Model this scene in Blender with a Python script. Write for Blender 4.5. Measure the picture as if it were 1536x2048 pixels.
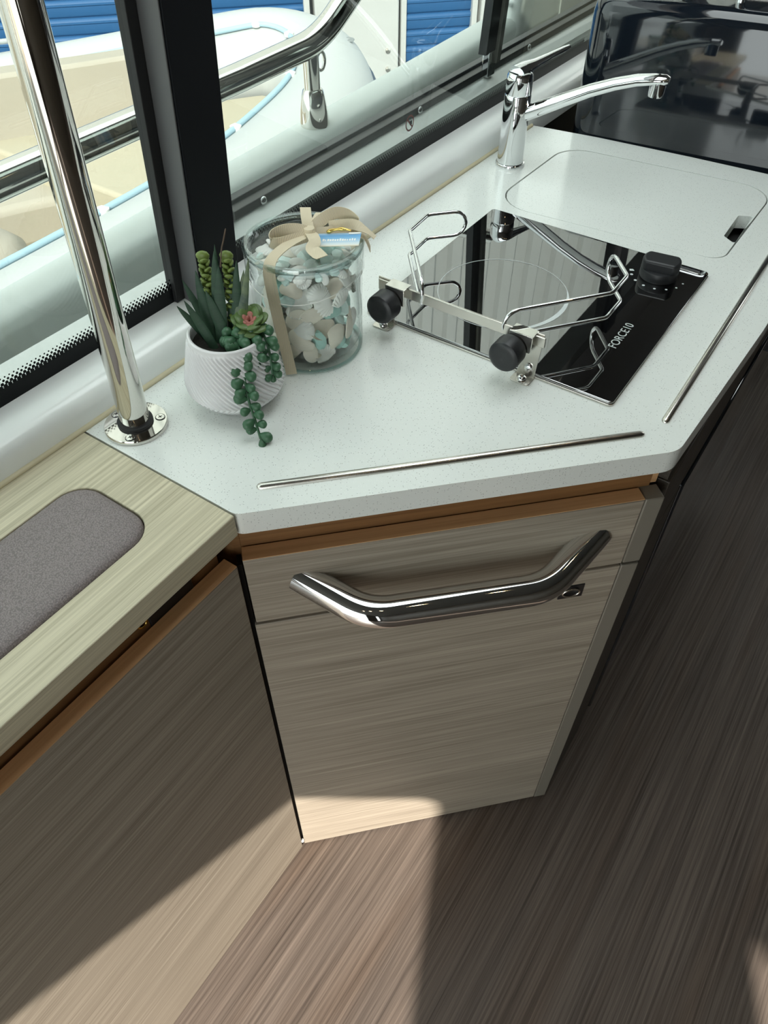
import bpy, bmesh, math, random
from mathutils import Vector, Matrix, Quaternion
random.seed(7)
PI = math.pi
S = bpy.context.scene
COL = S.collection
for o in list(bpy.data.objects): bpy.data.objects.remove(o)

# ------------------------------------------------------------------ camera, sky, sun, exposure
CAM_Z, PITCH, YAW, FPX = 1.434, 47.6, 34.3, 1490.0
cd = bpy.data.cameras.new('camera'); cam = bpy.data.objects.new('camera', cd); COL.objects.link(cam)
cam.location = (0, 0, CAM_Z)
cam.rotation_euler = (math.radians(90 - PITCH), 0, math.radians(YAW))
cd.sensor_fit = 'HORIZONTAL'; cd.sensor_width = 36.0; cd.lens = 36.0 * FPX / 1536.0
cd.clip_start = 0.01; cd.clip_end = 200
S.camera = cam
wd = bpy.data.worlds.new('sky'); S.world = wd; wd.use_nodes = True
bg = wd.node_tree.nodes['Background']
bg.inputs[0].default_value = (0.90, 0.98, 0.97, 1); bg.inputs[1].default_value = 2.6
SUN_TO = Vector((0.3426, -0.7615, 0.549))
sd = bpy.data.lights.new('sun', 'SUN'); sun = bpy.data.objects.new('sun', sd); COL.objects.link(sun)
sun.location = (3, -7, 6); sun.rotation_euler = SUN_TO.to_track_quat('Z', 'Y').to_euler()
sd.energy = 6.2; sd.angle = math.radians(0.55); sd.color = (1.0, 0.93, 0.82)
vs = S.view_settings
vs.view_transform = 'Standard'; vs.look = 'None'; vs.gamma = 1.0; vs.use_curve_mapping = False
vs.exposure = 0.66

# ------------------------------------------------------------------ materials
def newmat(name):
    m = bpy.data.materials.new(name); m.use_nodes = True
    nt = m.node_tree; b = nt.nodes['Principled BSDF']
    return m, nt, b
def setb(b, **k):
    for kk, v in k.items():
        b.inputs[kk.replace('_', ' ')].default_value = v
def rgba(c): return (c[0], c[1], c[2], 1)
def plain(name, col, rough=.5, metal=0., coat=0., ior=None, var=0.03, scale=30, bump=0., sub=0.):
    m, nt, b = newmat(name); N, L = nt.nodes, nt.links
    setb(b, Roughness=rough, Metallic=metal)
    b.inputs['Coat Weight'].default_value = coat
    if ior: b.inputs['IOR'].default_value = ior
    if sub:
        b.inputs['Subsurface Weight'].default_value = sub
        b.inputs['Subsurface Radius'].default_value = (.004, .004, .003)
    tc = N.new('ShaderNodeTexCoord'); nz = N.new('ShaderNodeTexNoise'); nz.inputs['Scale'].default_value = scale
    nz.inputs['Detail'].default_value = 3
    L.new(tc.outputs['Object'], nz.inputs['Vector'])
    mx = N.new('ShaderNodeMix'); mx.data_type = 'RGBA'
    mx.inputs['A'].default_value = rgba([c * (1 - var) for c in col]); mx.inputs['B'].default_value = rgba([min(1, c * (1 + var)) for c in col])
    L.new(nz.outputs['Fac'], mx.inputs['Factor']); L.new(mx.outputs['Result'], b.inputs['Base Color'])
    if bump:
        bp = N.new('ShaderNodeBump'); bp.inputs['Strength'].default_value = bump; bp.inputs['Distance'].default_value = .001
        L.new(nz.outputs['Fac'], bp.inputs['Height']); L.new(bp.outputs[0], b.inputs['Normal'])
    return m
def veneer(name, light, dark, rough=.45, lo=.36, hi=.66, fine=1.0, bump=.12, third=None, kx=1.0, spec=.5):
    """wood veneer, grain along the object's local X"""
    m, nt, b = newmat(name); N, L = nt.nodes, nt.links
    tc = N.new('ShaderNodeTexCoord')
    def noise(sx, sy, det, rgh=.6):
        mp = N.new('ShaderNodeMapping'); mp.inputs['Scale'].default_value = (sx * kx, sy * fine, sy * fine)
        L.new(tc.outputs['Object'], mp.inputs['Vector'])
        n = N.new('ShaderNodeTexNoise'); n.inputs['Scale'].default_value = 1; n.inputs['Detail'].default_value = det; n.inputs['Roughness'].default_value = rgh
        L.new(mp.outputs[0], n.inputs['Vector']); return n
    n1 = noise(3.0, 260, 5); n2 = noise(1.3, 42, 3); n3 = noise(14, 700, 2)
    a1 = N.new('ShaderNodeMath'); a1.operation = 'MULTIPLY_ADD'; a1.inputs[1].default_value = .55
    m2 = N.new('ShaderNodeMath'); m2.operation = 'MULTIPLY'; m2.inputs[1].default_value = .27
    L.new(n2.outputs['Fac'], m2.inputs[0]); L.new(n1.outputs['Fac'], a1.inputs[0]); L.new(m2.outputs[0], a1.inputs[2])
    a2 = N.new('ShaderNodeMath'); a2.operation = 'MULTIPLY_ADD'; a2.inputs[1].default_value = .18
    L.new(n3.outputs['Fac'], a2.inputs[0]); L.new(a1.outputs[0], a2.inputs[2])
    cr = N.new('ShaderNodeValToRGB'); cr.color_ramp.elements[0].position = lo; cr.color_ramp.elements[1].position = hi
    cr.color_ramp.elements[0].color = rgba(dark); cr.color_ramp.elements[1].color = rgba(light)
    L.new(a2.outputs[0], cr.inputs[0])
    if third:
        n4 = noise(1.1, 9, 2); mr = N.new('ShaderNodeMapRange'); mr.inputs[1].default_value = .5; mr.inputs[2].default_value = .68
        L.new(n4.outputs['Fac'], mr.inputs[0])
        mx = N.new('ShaderNodeMix'); mx.data_type = 'RGBA'; mx.blend_type = 'MULTIPLY'; mx.inputs['B'].default_value = rgba(third)
        L.new(mr.outputs[0], mx.inputs['Factor']); L.new(cr.outputs[0], mx.inputs['A']); L.new(mx.outputs['Result'], b.inputs['Base Color'])
    else:
        L.new(cr.outputs[0], b.inputs['Base Color'])
    setb(b, Roughness=rough); b.inputs['Specular IOR Level'].default_value = spec
    bp = N.new('ShaderNodeBump'); bp.inputs['Strength'].default_value = bump; bp.inputs['Distance'].default_value = .0008
    L.new(a2.outputs[0], bp.inputs['Height']); L.new(bp.outputs[0], b.inputs['Normal'])
    return m
def speckled(name, base):
    m, nt, b = newmat(name); N, L = nt.nodes, nt.links
    tc = N.new('ShaderNodeTexCoord'); prev = None
    for sc, thr, col in ((420, .21, (.33, .34, .33)), (260, .14, (.42, .40, .37)), (600, .2, (.98, .99, .98))):
        v = N.new('ShaderNodeTexVoronoi'); v.inputs['Scale'].default_value = sc
        L.new(tc.outputs['Object'], v.inputs['Vector'])
        wn = N.new('ShaderNodeMath'); wn.operation = 'LESS_THAN'; wn.inputs[1].default_value = thr
        L.new(v.outputs['Distance'], wn.inputs[0])
        sp = N.new('ShaderNodeSeparateColor'); L.new(v.outputs['Color'], sp.inputs[0])
        gt = N.new('ShaderNodeMath'); gt.operation = 'GREATER_THAN'; gt.inputs[1].default_value = .62
        L.new(sp.outputs[0], gt.inputs[0])
        an = N.new('ShaderNodeMath'); an.operation = 'MULTIPLY'; L.new(wn.outputs[0], an.inputs[0]); L.new(gt.outputs[0], an.inputs[1])
        am = N.new('ShaderNodeMath'); am.operation = 'MULTIPLY'; am.inputs[1].default_value = .7; L.new(an.outputs[0], am.inputs[0])
        mx = N.new('ShaderNodeMix'); mx.data_type = 'RGBA'; mx.inputs['B'].default_value = rgba(col)
        L.new(am.outputs[0], mx.inputs['Factor'])
        if prev: L.new(prev, mx.inputs['A'])
        else: mx.inputs['A'].default_value = rgba(base)
        prev = mx.outputs['Result']
    L.new(prev, b.inputs['Base Color']); setb(b, Roughness=.16)
    b.inputs['Coat Weight'].default_value = .25; b.inputs['Coat Roughness'].default_value = .08
    return m
def leather(name, col):
    m, nt, b = newmat(name); N, L = nt.nodes, nt.links
    tc = N.new('ShaderNodeTexCoord'); v = N.new('ShaderNodeTexVoronoi'); v.inputs['Scale'].default_value = 720
    L.new(tc.outputs['Object'], v.inputs['Vector'])
    cr = N.new('ShaderNodeValToRGB'); cr.color_ramp.elements[0].color = rgba([c * 1.15 for c in col]); cr.color_ramp.elements[1].color = rgba([c * .65 for c in col])
    cr.color_ramp.elements[0].position = .15; cr.color_ramp.elements[1].position = .75
    L.new(v.outputs['Distance'], cr.inputs[0]); L.new(cr.outputs[0], b.inputs['Base Color'])
    bp = N.new('ShaderNodeBump'); bp.invert = True; bp.inputs['Strength'].default_value = .6; bp.inputs['Distance'].default_value = .0008
    L.new(v.outputs['Distance'], bp.inputs['Height']); L.new(bp.outputs[0], b.inputs['Normal'])
    setb(b, Roughness=.55); return m
def clear_glass(name, tint=(1, 1, 1), ior=1.5, rough=0.0):
    """thin sheet glass: transparent with fresnel gloss, so daylight passes"""
    m, nt, b = newmat(name); N, L = nt.nodes, nt.links
    N.remove(b); out = N['Material Output']
    tr = N.new('ShaderNodeBsdfTransparent'); tr.inputs[0].default_value = rgba(tint)
    gl = N.new('ShaderNodeBsdfGlossy'); gl.inputs['Roughness'].default_value = rough
    lw = N.new('ShaderNodeLayerWeight'); lw.inputs[0].default_value = .5
    pw = N.new('ShaderNodeMath'); pw.operation = 'POWER'; pw.inputs[1].default_value = 5; L.new(lw.outputs['Facing'], pw.inputs[0])
    f0 = ((ior - 1) / (ior + 1)) ** 2
    fr = N.new('ShaderNodeMath'); fr.operation = 'MULTIPLY_ADD'; fr.inputs[1].default_value = 1 - f0; fr.inputs[2].default_value = f0; L.new(pw.outputs[0], fr.inputs[0])
    mx = N.new('ShaderNodeMixShader')
    L.new(fr.outputs[0], mx.inputs[0]); L.new(tr.outputs[0], mx.inputs[1]); L.new(gl.outputs[0], mx.inputs[2]); L.new(mx.outputs[0], out.inputs[0])
    return m
def emit(name, col, strength):
    m, nt, b = newmat(name)
    b.inputs['Emission Color'].default_value = rgba(col); b.inputs['Emission Strength'].default_value = strength
    return m
def woven(name, col):
    m, nt, b = newmat(name); N, L = nt.nodes, nt.links
    tc = N.new('ShaderNodeTexCoord'); w = N.new('ShaderNodeTexWave'); w.inputs['Scale'].default_value = 320; w.inputs['Distortion'].default_value = 2
    L.new(tc.outputs['Object'], w.inputs['Vector'])
    mx = N.new('ShaderNodeMix'); mx.data_type = 'RGBA'; mx.inputs['A'].default_value = rgba([c * .8 for c in col]); mx.inputs['B'].default_value = rgba(col)
    L.new(w.outputs['Fac'], mx.inputs['Factor']); L.new(mx.outputs['Result'], b.inputs['Base Color'])
    bp = N.new('ShaderNodeBump'); bp.inputs['Strength'].default_value = .3; bp.inputs['Distance'].default_value = .0003
    L.new(w.outputs['Fac'], bp.inputs['Height']); L.new(bp.outputs[0], b.inputs['Normal'])
    setb(b, Roughness=.9); return m
def gradient(name, axis, stops, rough=.5):
    m, nt, b = newmat(name); N, L = nt.nodes, nt.links
    tc = N.new('ShaderNodeTexCoord'); sp = N.new('ShaderNodeSeparateXYZ'); L.new(tc.outputs['Generated'], sp.inputs[0])
    cr = N.new('ShaderNodeValToRGB'); e = cr.color_ramp.elements
    e[0].position, e[0].color = stops[0][0], rgba(stops[0][1]); e[1].position, e[1].color = stops[-1][0], rgba(stops[-1][1])
    for p, c in stops[1:-1]:
        k = e.new(p); k.color = rgba(c)
    L.new(sp.outputs[axis], cr.inputs[0]); L.new(cr.outputs[0], b.inputs['Base Color']); setb(b, Roughness=rough)
    return m

VENEER = veneer('grey oak veneer', (.46, .40, .325), (.20, .167, .13), rough=.45, spec=.3)
SHELFOAK = veneer('window-lit oak veneer', (.76, .69, .51), (.38, .335, .225), rough=.42)  # oak veneer made paler and yellower for the window light on it
OAK = veneer('oak edge', (.74, .45, .23), (.54, .30, .14), rough=.5, fine=.7)
OAKD = veneer('oak carcass', (.30, .15, .055), (.17, .075, .025), rough=.55, fine=.7)
FLOORW = veneer('walnut laminate', (.205, .165, .140), (.066, .051, .043), rough=.42, spec=.22, lo=.38, hi=.64, fine=.85, kx=.8, third=(.88, .80, .73))
STONE = speckled('speckled white stone', (.80, .825, .795))
GEL = plain('white gelcoat', (.80, .82, .80), .22, coat=.3, var=.02, scale=3)
CAULK = plain('cream caulk', (.62, .56, .38), .6, var=.1)
CHROME = plain('polished chrome', (.82, .83, .84), .045, 1., var=.01)
STEEL = plain('polished stainless', (.74, .72, .68), .06, 1., var=.02)
BRUSHED = plain('brushed stainless', (.66, .63, .58), .24, 1., var=.06, scale=60)
BLACK = plain('black anodised', (.010, .011, .013), .32, var=.1)
POSTMAT = plain('black painted aluminium', (.008, .009, .011), .5, var=.05, ior=1.2)
RUBBER = plain('black rubber', (.012, .012, .013), .6)
KNOB = plain('black moulded plastic', (.013, .014, .016), .42, var=.1)
FRIT = plain('black glass frit', (.005, .006, .007), .3, ior=1.25)
HOBGLASS = plain('black ceramic glass', (.002, .002, .0025), .015, ior=3.5, var=.02)
PRINT = plain('pale printed ink', (.62, .66, .66), .4)
NAVY = plain('navy gloss moulding', (.006, .009, .014), .05, coat=.6, ior=1.55, var=.05, scale=4)
GLASSWIN = clear_glass('window glass', (.655, .685, .67))
JARGLASS = clear_glass('jar glass', (.975, .992, .988), 1.42)
LINING = plain('grey cabin lining', (.10, .095, .09), .7)
DARKWOOD = veneer('dark and shaded veneer', (.075, .060, .045), (.035, .028, .022), rough=.5)  # dark wood of the walls; on the galley fronts it paints in shade
STRIPM = plain('taupe edge profile', (.20, .18, .15), .4, var=.03)
SHADOWGAP = plain('black gap shade', (.004, .004, .004), .8)  # near-black standing in for shade inside gaps
LEATHER = leather('taupe leather', (.27, .226, .224))
CERAMIC = plain('white glazed ceramic', (.80, .79, .80), .16, coat=.4, var=.01)
SOIL = plain('dark potting soil', (.02, .018, .014), .95, var=.5, scale=300, bump=.6)
ALOE = veneer('aloe green', (.040, .088, .048), (.020, .050, .032), rough=.5, fine=.6, bump=.05, spec=.3)
SEDUM = plain('yellow green sedum', (.15, .21, .045), .42, var=.3, scale=120, sub=.05)
BEAD = plain('bead leaf green', (.045, .125, .062), .42, var=.25, scale=90, sub=.05)
ROSE = plain('echeveria green', (.10, .165, .05), .42, var=.25, scale=80)
BLUSH = plain('echeveria blush', (.36, .13, .10), .45, var=.3, scale=150)
TWIG = plain('dry twig', (.10, .065, .045), .8)
RIBBON = woven('cream cotton ribbon', (.78, .68, .50))
SHELL = plain('ivory seashell', (.84, .76, .65), .4, var=.14, scale=70, bump=.25)
SHELLW = plain('white seashell', (.91, .89, .85), .35, var=.06, scale=60)
SEAG = plain('aqua frosted chip', (.45, .72, .66), .4, var=.2, scale=90)
CLEARCHIP = plain('pale aqua chip', (.70, .86, .83), .35, var=.1, scale=90)
TAGM = gradient('seaside tag print', 0, [(0, (.75, .72, .62)), (.35, (.55, .72, .82)), (.8, (.10, .32, .62)), (1, (.30, .52, .75))])
GOLD = plain('gold charm', (.80, .55, .16), .2, 1.)
STICKRED = plain('red sticker ink', (.45, .05, .05), .5)
WHITEHULL = plain('white hull gelcoat', (.72, .74, .74), .3, var=.03, scale=2)
TUBEWHITE = plain('white inflatable tube', (.48, .50, .505), .5, var=.02, scale=2)
CREAM = plain('cream upholstery', (.45, .405, .31), .6, var=.03, scale=6)
BEIGE = plain('beige upholstery', (.42, .38, .32), .6, var=.04, scale=6)
ROPE = plain('pale blue rope', (.36, .52, .62), .7)
NAVYTRIM = plain('navy rub strip', (.04, .07, .12), .5)
BLUEDOOR = plain('blue shutter paint', (.022, .10, .25), .45, var=.06, scale=5)
SHEDWHITE = plain('white shed cladding', (.48, .49, .485), .55, var=.05, scale=6)
CONC = plain('pale concrete', (.36, .36, .35), .85, var=.15, scale=3)
CEIL = plain('dark grey headliner', (.085, .083, .080), .8)
WARMLED = emit('warm led', (1.0, .72, .40), 14.0)
GREYBULW = plain('grey white gelcoat', (.84, .88, .85), .35, var=.02, scale=3)

# ------------------------------------------------------------------ mesh helpers
class MB:
    def __init__(s): s.v = []; s.f = []
    def add(s, vs, fs):
        k = len(s.v); s.v += [tuple(v) for v in vs]; s.f += [tuple(i + k for i in f) for f in fs]; return s
    def box(s, x0, x1, y0, y1, z0, z1):
        vs = [(x, y, z) for z in (z0, z1) for y in (y0, y1) for x in (x0, x1)]
        return s.add(vs, [(0, 2, 3, 1), (4, 5, 7, 6), (0, 1, 5, 4), (2, 6, 7, 3), (0, 4, 6, 2), (1, 3, 7, 5)])
    def hexa(s, b, t):
        """b, t: four bottom and four top corners, counter-clockwise"""
        return s.add(list(b) + list(t), [(3, 2, 1, 0), (4, 5, 6, 7)] + [(i, (i + 1) % 4, 4 + (i + 1) % 4, 4 + i) for i in range(4)])
    def tube(s, path, r, n=12, caps=True, closed=False):
        P = [Vector(p) for p in path]; m = len(P)
        rr = r if isinstance(r, (list, tuple)) else [r] * m
        T = []
        for i in range(m):
            a = P[i - 1] if (i > 0 or closed) else P[i]; b = P[(i + 1) % m] if (i < m - 1 or closed) else P[i]
            T.append((b - a).normalized())
        up = Vector((0, 0, 1)) if abs(T[0].z) < .9 else Vector((1, 0, 0))
        u = T[0].cross(up).normalized(); vs = []
        for i in range(m):
            if i:
                q = T[i - 1].rotation_difference(T[i]); u = q @ u
            w = T[i].cross(u).normalized()
            vs += [P[i] + (u * math.cos(2 * PI * k / n) + w * math.sin(2 * PI * k / n)) * rr[i] for k in range(n)]
        fs = []
        for i in range(m if closed else m - 1):
            j = (i + 1) % m
            fs += [(i * n + k, i * n + (k + 1) % n, j * n + (k + 1) % n, j * n + k) for k in range(n)]
        if caps and not closed:
            fs += [tuple(range(n))[::-1], tuple((m - 1) * n + k for k in range(n))]
        return s.add(vs, fs)
    def lathe(s, prof, n=48, c=(0, 0, 0), fn=None, closed=False):
        vs = []
        for (r, z) in prof:
            for k in range(n):
                a = 2 * PI * k / n; q = r + (fn(a, z, r) if fn else 0)
                vs.append((c[0] + q * math.cos(a), c[1] + q * math.sin(a), c[2] + z))
        fs = []
        m = len(prof)
        for i in range(m if closed else m - 1):
            j = (i + 1) % m
            fs += [(i * n + k, i * n + (k + 1) % n, j * n + (k + 1) % n, j * n + k) for k in range(n)]
        if not closed:
            if prof[0][0] > 1e-6: fs.append(tuple(range(n))[::-1])
            if prof[-1][0] > 1e-6: fs.append(tuple((m - 1) * n + k for k in range(n)))
        return s.add(vs, fs)
    def cyl(s, a, b, r, n=20):
        return s.tube([a, b], r, n)
    def prism(s, poly, z0, z1):
        n = len(poly)
        return s.add([(x, y, z0) for x, y in poly] + [(x, y, z1) for x, y in poly],
                     [tuple(range(n))[::-1], tuple(range(n, 2 * n))] + [(i, (i + 1) % n, n + (i + 1) % n, n + i) for i in range(n)])
    def strip(s, path, side, w, th):
        """ribbon along path; side: per-point width direction"""
        P = [Vector(p) for p in path]; vs = []
        m = len(P)
        for i in range(m):
            t = (P[min(i + 1, m - 1)] - P[max(i - 1, 0)]).normalized()
            d = Vector(side[i] if isinstance(side, list) else side); d = (d - t * d.dot(t)).normalized(); nn = t.cross(d)
            for a, b in ((-.5, -.5), (.5, -.5), (.5, .5), (-.5, .5)):
                vs.append(P[i] + d * a * w + nn * b * th)
        fs = [(3, 2, 1, 0), tuple((m - 1) * 4 + k for k in range(4))]
        for i in range(m - 1):
            fs += [(i * 4 + k, i * 4 + (k + 1) % 4, i * 4 + 4 + (k + 1) % 4, i * 4 + 4 + k) for k in range(4)]
        return s.add(vs, fs)
    def mesh(s, name):
        me = bpy.data.meshes.new(name); me.from_pydata(s.v, [], s.f); me.update()
        bm = bmesh.new(); bm.from_mesh(me); bmesh.ops.recalc_face_normals(bm, faces=bm.faces); bm.to_mesh(me); bm.free()
        return me
    def build(s, name, mat, parent=None, smooth=None, bevel=0, seg=2):
        return link(name, s.mesh(name), mat, parent, smooth, bevel, seg)
def link(name, me, mat, parent=None, smooth=None, bevel=0, seg=2):
    if mat is not None and not me.materials: me.materials.append(mat)
    o = bpy.data.objects.new(name, me); COL.objects.link(o)
    if parent: o.parent = parent
    if bevel:
        b = o.modifiers.new('bevel', 'BEVEL'); b.width = bevel; b.segments = seg; b.limit_method = 'ANGLE'; b.angle_limit = math.radians(40)
        b.harden_normals = False
        smooth = 45 if smooth is None else smooth
    if smooth: autosmooth(me, smooth)
    return o
def autosmooth(me, deg):
    bm = bmesh.new(); bm.from_mesh(me); lim = math.radians(deg)
    for f in bm.faces: f.smooth = True
    for e in bm.edges:
        if len(e.link_faces) == 2 and e.calc_face_angle(0) > lim: e.smooth = False
    bm.to_mesh(me); bm.free()
def empty(name, loc=(0, 0, 0), rz=0, parent=None):
    o = bpy.data.objects.new(name, None); COL.objects.link(o); o.location = loc; o.rotation_euler = (0, 0, rz)
    o.empty_display_size = .05
    if parent: o.parent = parent
    return o
def tag(o, label, cat, group=None):
    o['label'] = label; o['category'] = cat
    if group: o['group'] = group
    return o
def struct(o): o['kind'] = 'structure'; return o
def rounded(poly, radii, seg=6):
    """round polygon corners; radii: one or a list"""
    n = len(poly); out = []
    for i in range(n):
        r = radii[i] if isinstance(radii, (list, tuple)) else radii
        p = Vector(poly[i]); a = Vector(poly[i - 1]); b = Vector(poly[(i + 1) % n])
        if r <= 0: out.append(tuple(p)); continue
        u = (a - p).normalized(); v = (b - p).normalized(); ang = u.angle(v)
        t = r / math.tan(ang / 2); c = p + (u + v).normalized() * (r / math.sin(ang / 2))
        s0 = p + u * t; s1 = p + v * t; a0 = math.atan2(s0.y - c.y, s0.x - c.x); a1 = math.atan2(s1.y - c.y, s1.x - c.x)
        da = (a1 - a0 + PI) % (2 * PI) - PI
        out += [(c.x + r * math.cos(a0 + da * k / seg), c.y + r * math.sin(a0 + da * k / seg)) for k in range(seg + 1)]
    return out
def rrect(x0, x1, y0, y1, r, seg=6): return rounded([(x0, y0), (x1, y0), (x1, y1), (x0, y1)], r, seg)
def holed(outer, holes, z0, z1, name='m'):
    """slab with holes: mesh"""
    bm = bmesh.new()
    def loop(poly, z): 
        vs = [bm.verts.new((x, y, z)) for x, y in poly]
        return vs, [bm.edges.new((vs[i], vs[(i + 1) % len(vs)])) for i in range(len(vs))]
    T = [loop(p, z1) for p in [outer] + holes]; B = [loop(p, z0) for p in [outer] + holes]
    bmesh.ops.triangle_fill(bm, use_beauty=True, use_dissolve=False, edges=[e for l in T for e in l[1]])
    bmesh.ops.triangle_fill(bm, use_beauty=True, use_dissolve=False, edges=[e for l in B for e in l[1]])
    for (tv, _), (bv, _) in zip(T, B):
        n = len(tv)
        for i in range(n): bm.faces.new((tv[i], tv[(i + 1) % n], bv[(i + 1) % n], bv[i]))
    bmesh.ops.recalc_face_normals(bm, faces=bm.faces)
    me = bpy.data.meshes.new(name); bm.to_mesh(me); bm.free(); return me
def fillet(pts, r, seg=6):
    P = [Vector(p) for p in pts]; out = [P[0]]
    for i in range(1, len(P) - 1):
        u = (P[i - 1] - P[i]); v = (P[i + 1] - P[i]); lu, lv = u.length, v.length; u.normalize(); v.normalize()
        ang = u.angle(v); t = min(r / math.tan(ang / 2), lu * .48, lv * .48)
        a = P[i] + u * t; b = P[i] + v * t
        for k in range(seg + 1):
            q = k / seg; out.append(a * (1 - q) ** 2 + P[i] * 2 * q * (1 - q) + b * q * q)
    out.append(P[-1]); return out
def catmull(pts, n=8, closed=False):
    P = [Vector(p) for p in pts]; m = len(P); out = []
    for i in range(m if closed else m - 1):
        g = lambda k: P[k % m] if closed else P[max(0, min(m - 1, k))]
        a, b, c, d = g(i - 1), g(i), g(i + 1), g(i + 2)
        for k in range(n):
            t = k / n
            out.append(.5 * ((2 * b) + (c - a) * t + (2 * a - 5 * b + 4 * c - d) * t * t + (3 * b - a - 3 * c + d) * t ** 3))
    if not closed: out.append(P[-1])
    return out
def rbox(x0, x1, y0, y1, z0, z1): return MB().box(x0, x1, y0, y1, z0, z1)
ZC = 0.914

# ================================================================== THE ROOM
fl = MB().box(-2.0, 3.2, -1.85, .75, -.05, 0).build('floor', FLOORW); fl.rotation_euler[2] = PI / 2; struct(fl)   # local X runs along world Y
ce = struct(link('ceiling', holed([(-.655, -2.05), (1.85, -2.05), (1.85, 3.3), (-.655, 3.3)], [rrect(-.52, -.03, .25, 1.55, .06)], 2.0, 2.06, 'ceiling'), CEIL))  # unseen roof opening, added to let sky light down onto the worktop
w = struct(MB().box(-.70, -.605, -2.0, 3.2, -.05, .9).build('wall_port', LINING))
sill = MB()
prof = [(-.70, .897), (-.70, .957), (-.638, .957), (-.612, .951), (-.603, .948), (-.5965, .941), (-.594, .932), (-.594, .897)]
sill.add([(x + .0165 * (y - .306), y, z) for y in (-2.0, .3, 1.3, 3.2) for x, z in prof],
         [tuple(range(8)), tuple(range(24, 32))[::-1]] + [(i * 8 + k, i * 8 + (k + 1) % 8, i * 8 + 8 + (k + 1) % 8, i * 8 + 8 + k) for i in range(3) for k in range(8)])
struct(sill.build('trim_1', GEL, smooth=40))
struct(MB().tube([(-.5935 + .0165 * (y - .306), y, .9155) for y in (-1.2, .31, .8, 1.315)], .0035, 8).build('trim_2', CAULK, smooth=60))
struct(MB().box(-.655, -.585, -2.05, 3.3, 1.76, 2.06).build('trim_3', CEIL))
o = link('wall_starboard', holed([(-2.05, -.05), (3.3, -.05), (3.3, 2.06), (-2.05, 2.06)], [], -.035, .035, 'wall_starboard'), DARKWOOD)
o.matrix_local = Matrix(((0, 0, 1, 1.785), (1, 0, 0, 0), (0, 1, 0, 0), (0, 0, 0, 1))); struct(o)
aft = holed([(-.75, -.05), (1.82, -.05), (1.82, 2.02), (-.75, 2.02)],
            [rounded([(-.45, .05), (.92, .05), (.92, 1.905), (-.45, 1.905)], [.04, .04, .045, .045], 8), rrect(1.5, 1.68, .25, 1.9, .05)], -.03, .03, 'wall_aft')
o = link('wall_aft', aft, DARKWOOD); o.location = (0, -2.0, 0); o.rotation_euler = (PI / 2, 0, 0); struct(o)
fore = holed([(-.75, -.05), (1.82, -.05), (1.82, 2.02), (-.75, 2.02)], [rrect(-.55, 1.2, 1.35, 1.86, .08)], -.03, .03, 'wall_fore')
o = link('wall_fore', fore, LINING); o.location = (0, 3.2, 0); o.rotation_euler = (PI / 2, 0, 0); struct(o)

# windows: leaning panes with black frit
LEAN = .06
def gx(z, y=.3): return -.640 + .0165 * (y - .306) + LEAN * (z - .955)
def pane(name, y0, y1, z0, z1, off, th, mat, parent):
    b = [(gx(z0, y0) + off - th, y0, z0), (gx(z0, y0) + off, y0, z0), (gx(z0, y1) + off, y1, z0), (gx(z0, y1) + off - th, y1, z0)]
    t = [(gx(z1, y0) + off - th, y0, z1), (gx(z1, y0) + off, y0, z1), (gx(z1, y1) + off, y1, z1), (gx(z1, y1) + off - th, y1, z1)]
    return MB().hexa(b, t).build(name, mat, parent)
def dots(parent, y0, y1, z0, rows, pitch, off):
    m = MB()
    for r in range(rows):
        rad = pitch * (.50 - .10 * r); z = z0 + pitch * .62 * r
        k = 0; y = y0 + (pitch / 2 if r % 2 else 0)
        while y < y1:
            x = gx(z, y) + off
            vs = [(x + LEAN * rad * math.sin(a), y + rad * math.cos(a), z + rad * math.sin(a)) for a in [i * PI / 3 for i in range(6)]]
            m.add(vs, [tuple(range(6))]); y += pitch
    o = m.build('frit_dots', FRIT, parent); o['kind'] = 'stuff'
w1 = struct(empty('window_1', (0, 0, 0)))
pane('pane', -1.9, .505, .957, 1.76, 0, .005, GLASSWIN, w1)
pane('frit_band', -1.9, .505, .952, .9745, .0015, .001, FRIT, w1)
dots(w1, -.1, .505, .976, 4, .0052, .0012)
w2 = struct(empty('window_2', (0, 0, 0)))
pane('pane', .575, 3.15, .957, 1.76, 0, .005, GLASSWIN, w2)
pane('frit_band', .575, 3.15, .952, .9755, .0015, .001, FRIT, w2)
dots(w2, .575, 1.6, .977, 3, .0052, .0012)
# outer sliding light of window_2: white outer sill, track, screws, brush-sealed stile
MB().hexa([(-.672, .56, .90), (-.6490, .56, .90), (-.634, 3.15, .90), (-.664, 3.15, .90)], [(-.672, .56, .9855), (-.6495, .56, .9745), (-.6345, 3.15, .9745), (-.664, 3.15, .9855)]).build('outer_sill', GEL, w2)
MB().box(-.684, -.668, .575, 3.15, .9855, .9965).build('track', BLACK, w2, bevel=.001)
MB().box(-.700, -.686, .575, 3.15, .955, 1.0005).build('track', plain('dusty track', (.045, .05, .055), .35), w2, bevel=.001)
MB().box(-.689, -.664, .565, .645, .984, 1.002).build('track_end', plain('smoked corner piece', (.07, .075, .078), .3), w2, bevel=.006, seg=4)
for y in (.70, 1.08, 1.46):
    MB().lathe([(.0055, 0), (.005, .002), (.002, .003)], 12).build('screw', CHROME, w2, smooth=60).matrix_local = Matrix.Translation((-.6675, y, .991)) @ Matrix.Rotation(PI / 2, 4, 'Y')
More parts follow.
